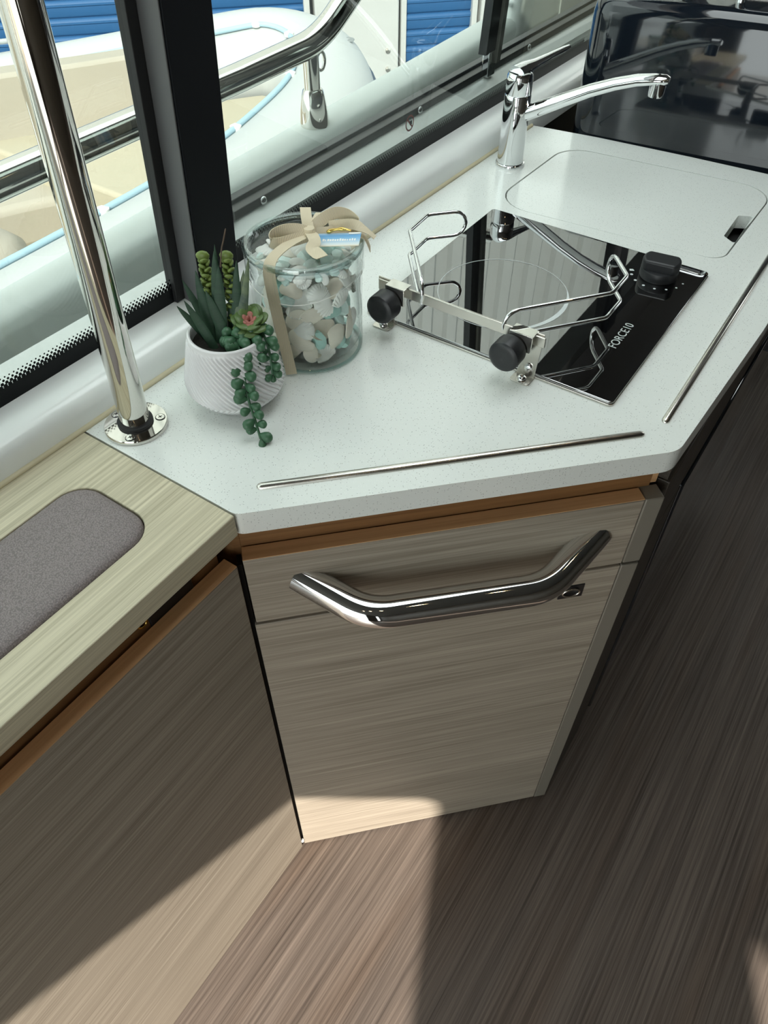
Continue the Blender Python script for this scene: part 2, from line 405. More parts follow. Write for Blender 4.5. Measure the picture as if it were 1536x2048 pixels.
MB().hexa([(-.675, 1.275, 1.022), (-.66, 1.275, 1.022), (-.66, 1.312, 1.022), (-.675, 1.312, 1.022)], [(-.63, 1.275, 1.76), (-.615, 1.275, 1.76), (-.615, 1.312, 1.76), (-.63, 1.312, 1.76)]).build('stile', plain('grey black stile', (.03, .032, .034), .5), w2)
MB().hexa([(-.659, 1.303, 1.005), (-.653, 1.303, 1.005), (-.653, 1.316, 1.005), (-.659, 1.316, 1.005)], [(-.614, 1.303, 1.76), (-.608, 1.303, 1.76), (-.608, 1.316, 1.76), (-.614, 1.316, 1.76)]).build('brush_seal', plain('grey brush pile', (.16, .155, .14), .95, bump=1, scale=400), w2)
MB().box(-.672, -.658, 1.285, 1.31, .985, 1.024).build('latch', CHROME, w2, bevel=.002)
# post between the windows
tr = struct(empty('trim_4', (0, 0, 0)))
def lean_box(name, x0, x1, y0, y1, z0, z1, mat, dy=.012, parent=None):
    k = .06 * (z1 - z0); j = dy * (z1 - z0)
    return MB().hexa([(x0, y0, z0), (x1, y0, z0), (x1, y1, z0), (x0, y1, z0)], [(x0 + k, y0 + j, z1), (x1 + k, y0 + j, z1), (x1 + k, y1 + j, z1), (x0 + k, y1 + j, z1)]).build(name, mat, parent, bevel=.0008)
lean_box('post', -.648, -.601, .5115, .572, .950, 1.77, POSTMAT, parent=tr)
lean_box('lit_side', -.6485, -.6035, .5095, .5114, .950, 1.77, plain('post side lit grey', (.115, .115, .118), .45), parent=tr)  # aft face of the post, painted lighter for the light from aft
lean_box('seal', -.6435, -.630, .4965, .5093, .957, 1.77, RUBBER, parent=tr)
for y in (2.05,):
    lean_box('post', -.648, -.601, y, y + .07, .950, 1.77, POSTMAT, parent=tr)
st = empty('warning_sticker', (-.6385, 1.005, 1.000)); tag(st, 'small round red warning sticker on the window glass above the worktop', 'sticker')
m = MB(); n = 28
m.add([(0, r * math.cos(2 * PI * k / n), r * math.sin(2 * PI * k / n)) for r in (.0115, .0090) for k in range(n)], [(k, (k + 1) % n, n + (k + 1) % n, n + k) for k in range(n)])
m.build('ring', STICKRED, st)
MB().box(-.0003, .0003, -.0012, .0012, -.009, .009).build('bar', STICKRED, st).rotation_euler = (PI / 4, 0, 0)
MB().box(-.0003, .0003, .000, .006, -.003, .0025).build('pictogram', BLACK, st)

# ================================================================== WORKTOP
outer = rounded([(-.594, .3105), (-.3815, .3105), (-.066, .632), (-.055, .90), (-.050, 1.356), (-.30, 1.346), (-.46, 1.335), (-.578, 1.320)], [0, .016, .03, 0, 0, 0, 0, 0])
LIDP = rounded([(-.492, 1.012), (-.149, 1.037), (-.146, 1.298), (-.486, 1.268)], [.055, .025, .05, .05], 8)
def grow(poly, d):
    c = Vector((sum(p[0] for p in poly) / len(poly), sum(p[1] for p in poly) / len(poly)))
    return [tuple(Vector(p) + (Vector(p) - c).normalized() * d) for p in poly]
wt = link('worktop', holed(outer, [grow(LIDP, .0022)], ZC - .029, ZC, 'worktop'), STONE, bevel=.0022, seg=3, smooth=35)
tag(wt, 'white speckled stone worktop with an angled front corner', 'worktop')
sl = empty('sink_lid', (0, 0, 0)); tag(sl, 'white speckled rounded lid set flush over the sink', 'sink lid')
slot = [(-.169, 1.112), (-.146, 1.098), (-.1478, 1.186), (-.169, 1.178)]
slot = rounded([(-.1675, 1.108), (-.1485, 1.094), (-.1500, 1.192), (-.1690, 1.182)], .003, 3)
link('lid', holed(LIDP, [slot], ZC - .020, ZC - .0003, 'lid'), STONE, sl, bevel=.0015, smooth=35)
sk = MB().prism(grow(LIDP, .004), ZC - .05, ZC - .031).build('sink_shade', SHADOWGAP, sl)  # black block standing in for the shade below the lid
# fiddle rails
def rail(name, a, b, label):
    a = Vector(a); b = Vector(b); L = (b - a).length
    m = MB(); prof = [(.0045 * math.cos(t), .0042 * math.sin(t)) for t in [PI * k / 8 for k in range(9)]]
    rows = []
    for x, s in ((0, .35), (.002, .8), (.005, 1), (L - .005, 1), (L - .002, .8), (L, .35)):
        rows.append([(x, p[0] * (s if s < 1 else 1), p[1] * s) for p in prof])
    k = len(prof)
    m.add([p for r in rows for p in r], [(i * k + j, i * k + j + 1, i * k + k + j + 1, i * k + k + j) for i in range(5) for j in range(k - 1)] + [tuple(range(k)), tuple(5 * k + j for j in range(k))[::-1]] + [(i * k, i * k + k, i * k + 2 * k - 1, i * k + k - 1) for i in range(5)])
    o = m.build(name, BRUSHED, smooth=50); o.location = (a.x, a.y, ZC); o.rotation_euler = (0, 0, math.atan2(b.y - a.y, b.x - a.x))
    return tag(o, label, 'trim strip')
rail('edge_rail', (-.3885, .3490), (-.1050, .6365), 'thin half-round steel rail along the angled front of the worktop')
rail('edge_rail', (-.0940, .6650), (-.0975, 1.18), 'thin half-round steel rail along the right side of the worktop beside the hob')

# ================================================================== CABINETS
# corner cabinet: local X along its front, local -Y outwards
DIAG = math.atan2(.71425, .69989)
cc = empty('corner_cabinet', (-.38484, .31475, 0), DIAG); tag(cc, 'grey oak corner cabinet with a drawer, a door and a long curved steel handle', 'cabinet')
carc = MB().prism([(-.004, .0205), (.450, .0205), (.40, .09), (.30, .16), (.18, .16), (.05, .06)], .004, .880).build('carcass', OAKD, cc)
dr = MB().box(-.004, .4365, 0, .019, .7265, .8375).build('drawer', VENEER, cc, bevel=.0012)
MB().box(-.004, .4365, .0006, .0186, .8376, .8384).build('oak_lipping', OAK, dr)
do = MB().box(-.006, .4365, 0, .019, .006, .7215).build('door', VENEER, cc, bevel=.0012)
MB().box(.4375, .4600, -.0005, .022, .7265, .8375).build('edge_profile', STRIPM, cc, bevel=.0015)
MB().box(.4375, .4600, -.0005, .022, .004, .7215).build('edge_profile', STRIPM, cc, bevel=.0015)
MB().box(.4375, .4600, .0235, .07, .838, .884).build('corner_block', OAK, cc, bevel=.001)
MB().box(.30, .335, .012, .0205, .865, .884).build('spacer', SHADOWGAP, cc)
MB().box(.0, .30, .014, .0208, .868, .884).build('shadow_strip', SHADOWGAP, cc)  # black strip standing in for the shadow line under the worktop
MB().prism([(-.034, .030), (-.012, .0206), (-.0045, .0206), (.045, .062), (.0, .09)], .004, .884).build('corner_post', OAKD, cc)
MB().box(-.0108, -.0062, .006, .0200, .004, .826).build('gap_shade', SHADOWGAP, cc)  # black strip painting in the shade between the two cabinets
MB().lathe([(.0, 0), (.003, .001), (.003, .006), (0, .007)], 12, (-.0085, -.001, .022)).build('bumper', GEL, cc, smooth=50)
hp = fillet([(.050, .010, .788), (.117, -.044, .771), (.319, -.044, .765), (.397, .010, .781)], .075, 12)
MB().tube(hp, .0180, 24).build('handle', CHROME, dr, smooth=60)
lp = MB().box(.364, .396, -.0012, .003, .672, .697).build('latch_plate', BLACK, do, bevel=.0006)
MB().tube([(.379 + .011 * math.cos(t), -.003, .685 + .007 * math.sin(t)) for t in [2 * PI * k / 20 for k in range(20)]], .0012, 8, closed=True).build('pull_ring', STEEL, lp, smooth=60)

# settee cabinet below the window shelf: local X = world Y, local -Y = world +X
sc = empty('settee_cabinet', (-.3895, 0, 0), PI / 2); tag(sc, 'long grey oak settee cabinet below the wooden shelf', 'cabinet')
MB().box(-1.9, .300, .022, .205, .004, .880).build('carcass', OAKD, sc)
dd = MB().box(-1.9, .3055, 0, .0185, .004, .834).build('door', VENEER, sc, bevel=.0012)
MB().box(-1.9, .3050, .0005, .018, .8341, .8350).build('oak_lipping', OAK, dd)
ct = MB().box(.205, .262, .0187, .0219, .80, .872).build('catch', BLACK, sc, bevel=.003)
MB().tube([(.198 + .005 * math.cos(t), .0205, .846 + .005 * math.sin(t)) for t in [2 * PI * k / 14 for k in range(14)]], .0013, 8, closed=True).build('hinge_pin', GOLD, ct, smooth=60)
# wooden shelf with an inset pad
sh = link('window_shelf', holed([(-1.9, -.0085), (.3085, -.0085), (.3085, .2055), (-1.9, .2055)], [rrect(-.8, .2595, .0415, .1485, .030, 8)], .8865, ZC + .0004, 'window_shelf'), VENEER, bevel=.001, smooth=35)
sh.data.materials.clear(); sh.data.materials.append(SHELFOAK); sh.location = (-.3895, 0, 0); sh.rotation_euler = (0, 0, PI / 2); tag(sh, 'window-lit oak shelf running along below the left window', 'shelf')
MB().box(-1.9, .30, .01, .20, .8806, .8864).build('shelf_batten', OAKD, sh)
pad = MB(); pl = rrect(-.799, .2585, .0425, .1475, .029, 8)
lev = [(0, ZC - .022), (0, ZC - .003), (.0012, ZC + .0005), (.004, ZC + .003), (.009, ZC + .0045), (.02, ZC + .0052)]
def inset(poly, d):
    n = len(poly); out = []
    for i in range(n):
        a = Vector(poly[i - 1]); p = Vector(poly[i]); b = Vector(poly[(i + 1) % n])
        t = (b - a).normalized(); out.append(tuple(p + Vector((-t.y, t.x)) * d))
    return out
npl = len(pl); vs = []
for d, z in lev: vs += [(x, y, z) for x, y in inset(pl, d)]
fs = [tuple(range(npl))[::-1], tuple((len(lev) - 1) * npl + k for k in range(npl))]
for i in range(len(lev) - 1): fs += [(i * npl + k, i * npl + (k + 1) % npl, i * npl + npl + (k + 1) % npl, i * npl + npl + k) for k in range(npl)]
o = pad.add(vs, fs).build('inset_pad', LEATHER, smooth=50); o.location = (-.3895, 0, 0); o.rotation_euler = (0, 0, PI / 2)
tag(o, 'taupe textured leather pad let into the oak shelf', 'pad')
# galley cabinet on the right, facing the aisle; its dark fronts carry shade in their colour
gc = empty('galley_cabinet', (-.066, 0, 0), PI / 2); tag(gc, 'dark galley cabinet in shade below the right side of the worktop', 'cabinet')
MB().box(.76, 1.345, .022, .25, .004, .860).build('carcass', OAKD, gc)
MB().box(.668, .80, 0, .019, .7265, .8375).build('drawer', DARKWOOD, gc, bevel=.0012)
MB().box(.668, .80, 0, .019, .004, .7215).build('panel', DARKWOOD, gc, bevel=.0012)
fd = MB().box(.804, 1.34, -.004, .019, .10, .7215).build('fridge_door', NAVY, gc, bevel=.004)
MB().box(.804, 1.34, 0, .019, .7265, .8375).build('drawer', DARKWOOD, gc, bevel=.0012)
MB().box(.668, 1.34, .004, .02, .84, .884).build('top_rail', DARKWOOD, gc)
MB().box(.804, 1.34, .005, .019, .004, .096).build('plinth', BLACK, gc)

# ================================================================== HOB
hb = empty('ceramic_hob', (-.313, .8215, ZC)); tag(hb, 'square black glass single-burner hob set in the white worktop', 'hob')
HP = rrect(-.1625, .1625, -.164, .164, .006, 4)
MB().prism(rrect(-.1632, .1632, -.1647, .1647, .0065, 4), 0, .0025).build('frame', BRUSHED, hb, bevel=.0005)
MB().prism(HP, .0026, .0060).build('glass', HOBGLASS, hb, bevel=.0012, seg=3)
n = 96; R0 = .0835; bc = (-.040, -.0345)
m = MB()
for a, b in ((0, n),):
    m.add([(bc[0] + r * math.cos(2 * PI * k / n), bc[1] + r * math.sin(2 * PI * k / n), .00625) for r in (R0, R0 - .0009) for k in range(n)], [(k, (k + 1) % n, n + (k + 1) % n, n + k) for k in range(n)])
m.build('burner_ring', PRINT, hb)
m = MB(); q = 20
m.add([(bc[0] + r * math.cos(a), bc[1] + r * math.sin(a), .0063) for r in (0, 1) for a in [math.radians(-62 + 104 * k / q) for k in range(q + 1)] for r in ()], [])
aa = [math.radians(-62 + 104 * k / q) for k in range(q + 1)]
m.add([(bc[0] + R0 * math.cos(a), bc[1] + R0 * math.sin(a), .0063) for a in aa] + [(bc[0] + (R0 - .0055 * math.sin(PI * k / q) - .0004) * math.cos(a), bc[1] + (R0 - .0055 * math.sin(PI * k / q) - .0004) * math.sin(a), .0063) for k, a in enumerate(aa)],
      [(k, k + 1, q + 2 + k, q + 1 + k) for k in range(q)])
m.build('ring_crescent', PRINT, hb)  # crescent just inside the burner ring, widest at its middle
# control knob: round base, chamfered top with a raised grip bar
kn = empty('knob', (.109, .1165, .0062), parent=hb)
kn.rotation_euler = (0, 0, math.radians(8))
MB().lathe([(.0235, 0), (.0245, .002), (.0245, .011), (.0238, .0125), (.02, .0128)], 40).build('knob_base', KNOB, kn, smooth=40)
g = MB(); gp = []
for k in range(25):
    a = -1.1 + 2.2 * k / 24; gp.append((.0245 * math.sin(a), .0245 * math.cos(a)))
ga = math.asin(.010 / .0245)
grip = [(.0243 * math.cos(a), .0243 * math.sin(a)) for a in [-ga - .25 + (2 * ga + .5) * k / 8 for k in range(9)]] + [(.0243 * math.cos(a), .0243 * math.sin(a)) for a in [PI - ga - .25 + (2 * ga + .5) * k / 8 for k in range(9)]]
MB().prism(grip, .010, .0245).build('grip', KNOB, kn, bevel=.003, seg=3)
for k in range(7):
    a = math.radians(-152 + 25 * k); r = .034
    rr = .0021 - .00012 * k
    dm = MB(); dm.add([(r * math.cos(a) + rr * math.cos(t), r * math.sin(a) + rr * math.sin(t), 0) for t in [2 * PI * i / 14 for i in range(14)]], [tuple(range(14))])
    d = dm.build('heat_dot', PRINT, hb); d.location = (.109, .1165, .00625)
dm = MB(); dm.add([(-.030, -.0055, 0), (-.0355, -.0085, 0), (-.0375, -.0045, 0), (-.0335, -.002, 0)], [(0, 1, 2, 3)]); d = dm.build('pointer_mark', PRINT, hb); d.location = (.109, .1165, .00625)
fc = bpy.data.curves.new('lettering', 'FONT'); fc.body = 'FORCE10'; fc.size = .0150; fc.space_character = 1.0
fo = bpy.data.objects.new('lettering_tmp', fc); COL.objects.link(fo)
dg = bpy.context.evaluated_depsgraph_get(); fme = bpy.data.meshes.new_from_object(fo.evaluated_get(dg)); bpy.data.objects.remove(fo)
xs = [v.co.x for v in fme.vertices]; wl = max(xs) - min(xs)
for v in fme.vertices: v.co.x = (v.co.x - min(xs)) * .0575 / wl
fme.materials.clear(); lt = link('lettering', fme, PRINT, hb); lt.location = (.1265, -.0675, .0063); lt.rotation_euler = (0, 0, PI / 2)

# pot holder clamped in front of the hob
ph = empty('pot_holder', (0, 0, ZC)); tag(ph, 'steel pot holder bar with two black knobs and wire arms over the hob', 'pot holder')
BY = .6525
MB().box(-.452, -.236, BY - .0015, BY + .0015, .046, .0585).build('bar', BRUSHED, ph, bevel=.0006)
for sx, x in ((0, -.442), (1, -.2535)):
    br = MB().hexa([(x - .011, BY + .0020, .0015), (x + .011, BY + .0020, .0015), (x + .011, BY + .0036, .0015), (x - .011, BY + .0036, .0015)],
                   [(x - .006 + (.006 if sx else -.006), BY + .0020, .060), (x + .007 + (.008 if sx else -.002), BY + .0020, .060), (x + .007 + (.008 if sx else -.002), BY + .0036, .060), (x - .006 + (.006 if sx else -.006), BY + .0036, .060)]).build('bracket', BRUSHED, ph, bevel=.0004)
    ft = MB().prism(rounded([(x - .012, BY + .0036), (x + .012, BY + .0036), (x + .012, BY - .014), (x - .012, BY - .014)][::-1], [.001, .001, .004, .004][::-1], 4), 0, .0016).build('foot', BRUSHED, br, bevel=.0004)
    MB().lathe([(.0052, 0), (.0052, .0018), (.0040, .0032), (.0022, .0038), (.0022, .0022), (0, .0022)], 16, (x, BY - .006, .0016)).build('screw', CHROME, br, smooth=50)
    scw = MB().lathe([(.0048, 0), (.0048, .0018), (.0036, .003), (0, .0034)], 16).build('screw', CHROME, br, smooth=50)
    scw.location = (x + .003, BY + .0020, .014); scw.rotation_euler = (PI / 2, 0, 0)
KX = (-.4305, -.2685)
for x in KX:
    k = MB().lathe([(0, 0), (.0165, 0), (.0178, .0015), (.0180, .004), (.0180, .0185), (.0172, .0205), (.0150, .0222), (.0115, .0231), (.006, .0222), (0, .0212)], 60,
                   fn=lambda a, z, r: (-.0004 if (int(a / (2 * PI) * 60) % 2) else 0) if .003 < z < .019 else 0).build('knob', KNOB, ph, smooth=35)
    k.location = (x, BY - .011, .0395); k.rotation_euler = (PI / 2, 0, 0)
    MB().box(x - .006, x + .020 if x < -.35 else x + .022, BY - .011, BY + .006, .0592, .0605).build('clamp', STEEL, ph, bevel=.0005)
    MB().box(x - .006, x + .020 if x < -.35 else x + .022, BY - .011, BY - .0095, .040, .0605).build('clamp', STEEL, ph, bevel=.0005)
def wire_arm(pts, z0, z1):
    up = fillet([Vector((x, y, z1)) for x, y in pts], .012, 5); lo = fillet([Vector((x, y, z0)) for x, y in pts], .012, 5)
    zc = (z0 + z1) / 2; r = (z1 - z0) / 2
    def cap(p, q, sgn):
        d = (p - q); d.z = 0; d.normalize(); out = []
        for k in range(1, 8):
            a = PI / 2 - PI * k / 8
            out.append(Vector((p.x, p.y, zc)) + d * r * math.cos(a) + Vector((0, 0, 1)) * r * math.sin(a))
        return out
    path = up + cap(up[-1], up[-2], 1) + lo[::-1] + cap(up[0], up[1], -1)[::-1]
    return MB().tube(path, .0024, 10, closed=True).build('wire_arm', CHROME, ph, smooth=60)
wire_arm([(-.4010, .6625), (-.4705, .7465), (-.4745, .7955), (-.4500, .8215)], .040, .072)
wire_arm([(-.2770, .6650), (-.2065, .7540), (-.2065, .7975), (-.2330, .8290)], .040, .072)

# ================================================================== TAP
tp = empty('mixer_tap', (-.534, 1.150, ZC)); tag(tp, 'chrome single-lever mixer tap standing beside the sink lid', 'tap')
MB().lathe([(.0240, 0), (.0242, .002), (.0235, .0045), (.0218, .0050), (.0214, .006)], 48).build('base_ring', CHROME, tp, smooth=40)
MB().lathe([(.0213, .0045), (.0210, .02), (.0206, .060), (.0206, .1055), (.0200, .1072)], 48).build('body', CHROME, tp, smooth=40)
hd = MB().lathe([(.0190, .1066), (.0202, .1082), (.0202, .128), (.0197, .1335), (.0178, .1372), (.012, .1392), (.0, .1398)], 48).build('head', CHROME, tp, smooth=40)
lv = MB()
lvp = [((-.004, -.006, .1360), .016, .010), ((.001, .012, .1395), .0150, .0085), ((.007, .034, .1420), .0105, .0058), ((.014, .064, .1450), .0075, .0042), ((.022, .098, .1480), .0065, .0036), ((.025, .112, .1490), .0042, .0026)]
def sweep_oval(m, st, n=16, sidev=None):
    rows = []
    for i, (p, wv, hv) in enumerate(st):
        p = Vector(p); a = Vector(st[max(i - 1, 0)][0]); b = Vector(st[min(i + 1, len(st) - 1)][0]); t = (b - a).normalized()
        s = t.cross(Vector((0, 0, 1))).normalized(); u = s.cross(t)
        rows.append([p + s * wv * math.cos(2 * PI * k / n) + u * hv * math.sin(2 * PI * k / n) for k in range(n)])
    L = len(rows)
    m.add([v for r in rows for v in r], [(i * n + k, i * n + (k + 1) % n, i * n + n + (k + 1) % n, i * n + n + k) for i in range(L - 1) for k in range(n)] + [tuple(range(n))[::-1], tuple((L - 1) * n + k for k in range(n))])
    return m
sweep_oval(lv, lvp).build('lever', CHROME, tp, smooth=50)
sp = [((.012, .002, .079), .0105, .0115), ((.030, .003, .088), .0105, .0110), ((.070, .007, .1085), .0105, .0098), ((.110, .011, .1285), .0108, .0090), ((.145, .014, .143), .0112, .0085), ((.175, .017, .1525), .0120, .0080), ((.198, .019, .1570), .0128, .0072), ((.213, .0205, .1585), .0118, .0062), ((.2175, .021, .1583), .0085, .0040)]
so = sweep_oval(MB(), sp, 24).build('spout', CHROME, tp, smooth=50)
MB().lathe([(.0088, -.020), (.0105, -.0195), (.0110, -.015), (.0112, .0)], 28, (.2035, .0195, .1555)).build('aerator', CHROME, so, smooth=40)

# ================================================================== POLE
po = empty('support_pole', (-.5535, .3475, ZC)); tag(po, 'polished steel support pole on a round flange beside the window', 'pole')
lx = .060
MB().lathe([(.0325, 0), (.0330, .0008), (.0330, .0040), (.0322, .0052), (.0170, .0056), (.0165, .0050)], 64).build('flange', STEEL, po, smooth=40)
MB().lathe([(.0180, .0052), (.0186, .0062), (.0184, .0085), (.0160, .0092), (.0150, .0090)], 48).build('seal_ring', RUBBER, po, smooth=40)
MB().tube([(lx * .004, 0, .004), (lx * .5, 0, .5), (lx * 1.082, 0, 1.082)], .0152, 48).build('tube', STEEL, po, smooth=60)
for a in (-55, 50, 188):
    a = math.radians(a); c = (.0255 * math.cos(a), .0255 * math.sin(a), .0052)
    s_ = MB().lathe([(.0048, 0), (.0048, .0006), (.0044, .0010), (0, .0011)], 24, c).build('screw', STEEL, po, smooth=30)
    MB().tube([(c[0] + .0050 * math.cos(t), c[1] + .0050 * math.sin(t), .0056) for t in [2 * PI * k / 24 for k in range(24)]], .00035, 6, closed=True).build('rim', BLACK, s_)
    x = MB(); x.box(-.0021, .0021, -.0005, .0005, .0008, .00118); x.box(-.0005, .0005, -.0021, .0021, .0008, .00118)
    r = x.build('cross_slot', BLACK, s_); r.location = c; r.rotation_euler = (0, 0, .5 + a)

# ================================================================== POTTED SUCCULENT
PC = Vector((-.4959, .4439, ZC))
pt = empty('potted_succulent', PC); tag(pt, 'artificial succulents in a small white ribbed ceramic pot on the worktop', 'potted plant')
prf = [(.000, 0), (.030, 0), (.0325, .001), (.0355, .004), (.0425, .011), (.0485, .018), (.0517, .0245), (.0523, .030), (.0518, .036), (.0505, .042)] + [(.0505 - .0098 * k / 12, .042 + .041 * k / 12) for k in range(1, 13)] + [(.0404, .0855), (.0390, .0868), (.0374, .0862), (.0368, .084), (.0372, .072)]
fine = []
for i in range(len(prf) - 1):
    for k in range(6):
        t = k / 6; fine.append((prf[i][0] * (1 - t) + prf[i + 1][0] * t, prf[i][1] * (1 - t) + prf[i + 1][1] * t))
fine.append(prf[-1])
def ribs(a, z, r):
    if z < .011 or z > .082 or r < .038: return 0
    f = min(1, (z - .011) / .008, (.082 - z) / .004)
    return .0010 * f * (abs(((a * 52 / (2 * PI) + (z - .022) * (165 if z > .022 else -165)) % 1) - .5) * 4 - 1)
MB().lathe(fine, 528, fn=ribs).build('pot', CERAMIC, pt, smooth=70)
MB().lathe([(0, .073), (.012, .0745), (.026, .0725), (.0372, .0735)], 32).build('soil', SOIL, pt, smooth=60)
def leaf_blade(L, w, th, curl, n=10):
    """fleshy pointed leaf along +Z from the origin, face to -Y, curling"""
    m = MB(); rows = []
    for i in range(n + 1):
        t = i / n; ww = w * (.72 + .6 * t - .2 * t * t) * (1 - t ** 2.2) ** .8 if t < 1 else .0002
        y = -curl * t * t; z = L * t
        hh = th * (1 - t * .8)
        rows.append([(ww * math.cos(a), y + (hh * math.sin(a) * (1 if math.sin(a) > 0 else .35)), z) for a in [2 * PI * k / 10 for k in range(10)]])
    m.add([v for r in rows for v in r], [(i * 10 + k, i * 10 + (k + 1) % 10, i * 10 + 10 + (k + 1) % 10, i * 10 + 10 + k) for i in range(n) for k in range(10)] + [tuple(range(10))[::-1], tuple(n * 10 + k for k in range(10))])
    return m
def orient(o, base, tip, face=None, s=1.0):
    """place leaf (+Z to tip) with -Y towards face"""
    base = Vector(base); d = (Vector(tip) - base); z = d.normalized()
    f = Vector(face) if face else Vector((.55, -.8, .1))
    y = -(f - z * f.dot(z)).normalized(); x = y.cross(z)
    M = Matrix((x, y, z)).transposed().to_4x4(); M.translation = base
    o.matrix_local = M @ Matrix.Scale(s, 4)
ALOEL = [((-.014, -.006, .074), (-.0395, -.0085, .135), .0065), ((-.020, -.010, .073), (-.0345, -.0265, .118), .0062), ((-.010, -.012, .073), (-.030, -.0005, .142), .0078), ((-.002, -.018, .073), (-.0285, -.0205, .122), .0072),
         ((-.006, -.004, .073), (-.0105, .010, .163), .0090), ((-.002, -.008, .073), (-.006, .0085, .150), .0090), ((.002, .004, .073), (.002, .0205, .152), .0070), ((-.010, .002, .073), (-.0145, .016, .166), .0060), ((.008, .004, .073), (.0085, .019, .155), .0072), ((.004, -.004, .073), (-.0145, -.006, .128), .0085)]
for i, (b, t, wv) in enumerate(ALOEL):
    L = (Vector(t) - Vector(b)).length
    m = leaf_blade(L, wv * .84, .0035, (.004 if i in (0, 1, 3) else -.003)); o = link('aloe_leaf', m.mesh('aloe_leaf'), ALOE, pt, smooth=60); orient(o, b, t)
# variegated strap leaves with toothed edges
for b, t, wv in (((.010, .000, .073), (.012, .024, .145), .0055), ((.014, .002, .073), (.0185, .026, .158), .0050), ((.016, -.004, .073), (.015, .020, .135), .0050)):
    o = link('strap_leaf', leaf_blade((Vector(t) - Vector(b)).length, wv, .002, -.002).mesh('strap_leaf'), veneer('striped leaf', (.20, .26, .10), (.035, .07, .045), fine=.12, kx=10, lo=.42, hi=.6), pt, smooth=60); orient(o, b, t)
MB().tube(catmull([(-.004, .010, .150), (-.003, .014, .166), (-.0005, .0165, .176), (.001, .0200, .186)], 4), [.0007] * 12 + [.0004], 6).build('dry_twig', TWIG, pt)
def bead_mesh(nm, L, w, h):
    m = MB(); rows = []
    prof_ = [(0, .12), (.12, .34), (.3, .70), (.5, .95), (.7, 1.0), (.86, .78), (.96, .4), (1.0, .06)]
    for t, s in prof_: rows.append([(w * s * math.cos(2 * PI * k / 10), h * s * math.sin(2 * PI * k / 10), L * t) for k in range(10)])
    m.add([v for r in rows for v in r], [(i * 10 + k, i * 10 + (k + 1) % 10, i * 10 + 10 + (k + 1) % 10, i * 10 + 10 + k) for i in range(7) for k in range(10)] + [tuple(range(10))[::-1], tuple(70 + k for k in range(10))])
    me = m.mesh(nm); autosmooth(me, 80); return me
SED = bead_mesh('sedum_leaf', .0112, .0054, .0026); SED.materials.append(SEDUM)
def leaf_at(name, me, base, d, parent, face=None, s=1.0):
    o = bpy.data.objects.new(name, me); COL.objects.link(o); o.parent = parent
    orient(o, base, Vector(base) + Vector(d), face, s); return o
for bx, by, tx, ty, tz in ((-.020, .006, -.0250, .0090, .148), (.002, .014, -.0035, .0195, .150)):
    stm = MB().tube([(bx, by, .072), ((bx + tx) / 2, (by + ty) / 2, .11), (tx, ty, tz)], [.002, .0018, .0012], 8).build('sedum_stem', SEDUM, pt, smooth=60)
    for k in range(40):
        t = k / 39; z = .078 + (tz - .078) * t; a = k * 2.4
        d = Vector((math.cos(a), math.sin(a), .35 + .9 * t * t)); p = (bx + (tx - bx) * t, by + (ty - by) * t, z)
        leaf_at('sedum_leaf', SED, p, d, stm, (0, 0, 1), 1.0 - .25 * t)
    leaf_at('bud', SED, (tx, ty, tz - .001), (0, 0, 1), stm, None, 1.25)
# rosette
ROS = bead_mesh('rosette_leaf', .0190, .0085, .0026); ROS.materials.append(ROSE)
ROB = bead_mesh('rosette_heart', .0120, .0048, .0020); ROB.materials.append(BLUSH)
rc = Vector((.0215, .0135, .0945))
ro = MB().tube([(.016, .010, .072), tuple(rc)], .003, 8).build('rosette_stem', ROSE, pt, smooth=60)
for ring, (nn, el, me, s) in enumerate(((7, .35, ROS, 1.08), (6, .95, ROS, 1.0), (6, 1.3, ROB, 1.1), (5, 2.2, ROB, .85))):
    for k in range(nn):
        a = 2 * PI * k / nn + ring * .5
        d = Vector((math.cos(a), math.sin(a), el)); d = Matrix.Rotation(math.radians(30), 3, Vector((.826, .563, 0))) @ d
        leaf_at('rosette_leaf', me, rc, d, ro, (-math.cos(a), -math.sin(a), 2), s)
# trailing stems with bead leaves
BD = bead_mesh('bead_leaf', .0140, .0056, .0044); BD.materials.append(BEAD)
def trail(pts, step, s0, s1, seed):
    rnd = random.Random(seed); pts = [Vector(p) - PC for p in pts]
    path = catmull(pts, 10); st_ = MB().tube(path, [.0014] * len(path), 8).build('trailing_stem', BEAD, pt, smooth=60)
    L = sum((path[i + 1] - path[i]).length for i in range(len(path) - 1)); acc = 0; k = 0; nx = .002
    for i in range(len(path) - 1):
        seg = (path[i + 1] - path[i]).length
        while acc + seg > nx:
            p = path[i].lerp(path[i + 1], (nx - acc) / seg); t = (path[i + 1] - path[i]).normalized()
            side = Vector((.825, .563, 0)) * (1 if k % 2 else -1)      # alternate to the two sides
            d = side + Vector((.56, -.82, 0)) * rnd.uniform(.05, .7) + t * rnd.uniform(-.1, .55) + Vector((0, 0, rnd.uniform(-.1, .25)))
            leaf_at('bead_leaf', BD, p, d, st_, (.5, -.7, .4), s0 + (s1 - s0) * (nx / L) + rnd.uniform(-.12, .12)); k += 1; nx += step
        acc += seg
    leaf_at('bead_leaf', BD, path[-1], (path[-1] - path[-2]), st_, None, s1 * .8)
trail([(-.4885, .4480, .990), (-.4800, .4410, 1.0035), (-.4640, .4270, .986), (-.4545, .4185, .966), (-.4465, .4120, .949), (-.4375, .4073, .935), (-.4270, .4010, .9195)], .0052, 1.05, .95, 3)
trail([(-.4800, .4560, .990), (-.4720, .4600, 1.0075), (-.4560, .4560, 1.000), (-.4490, .4530, .982), (-.4440, .4480, .964)], .0042, 1.0, .75, 5)
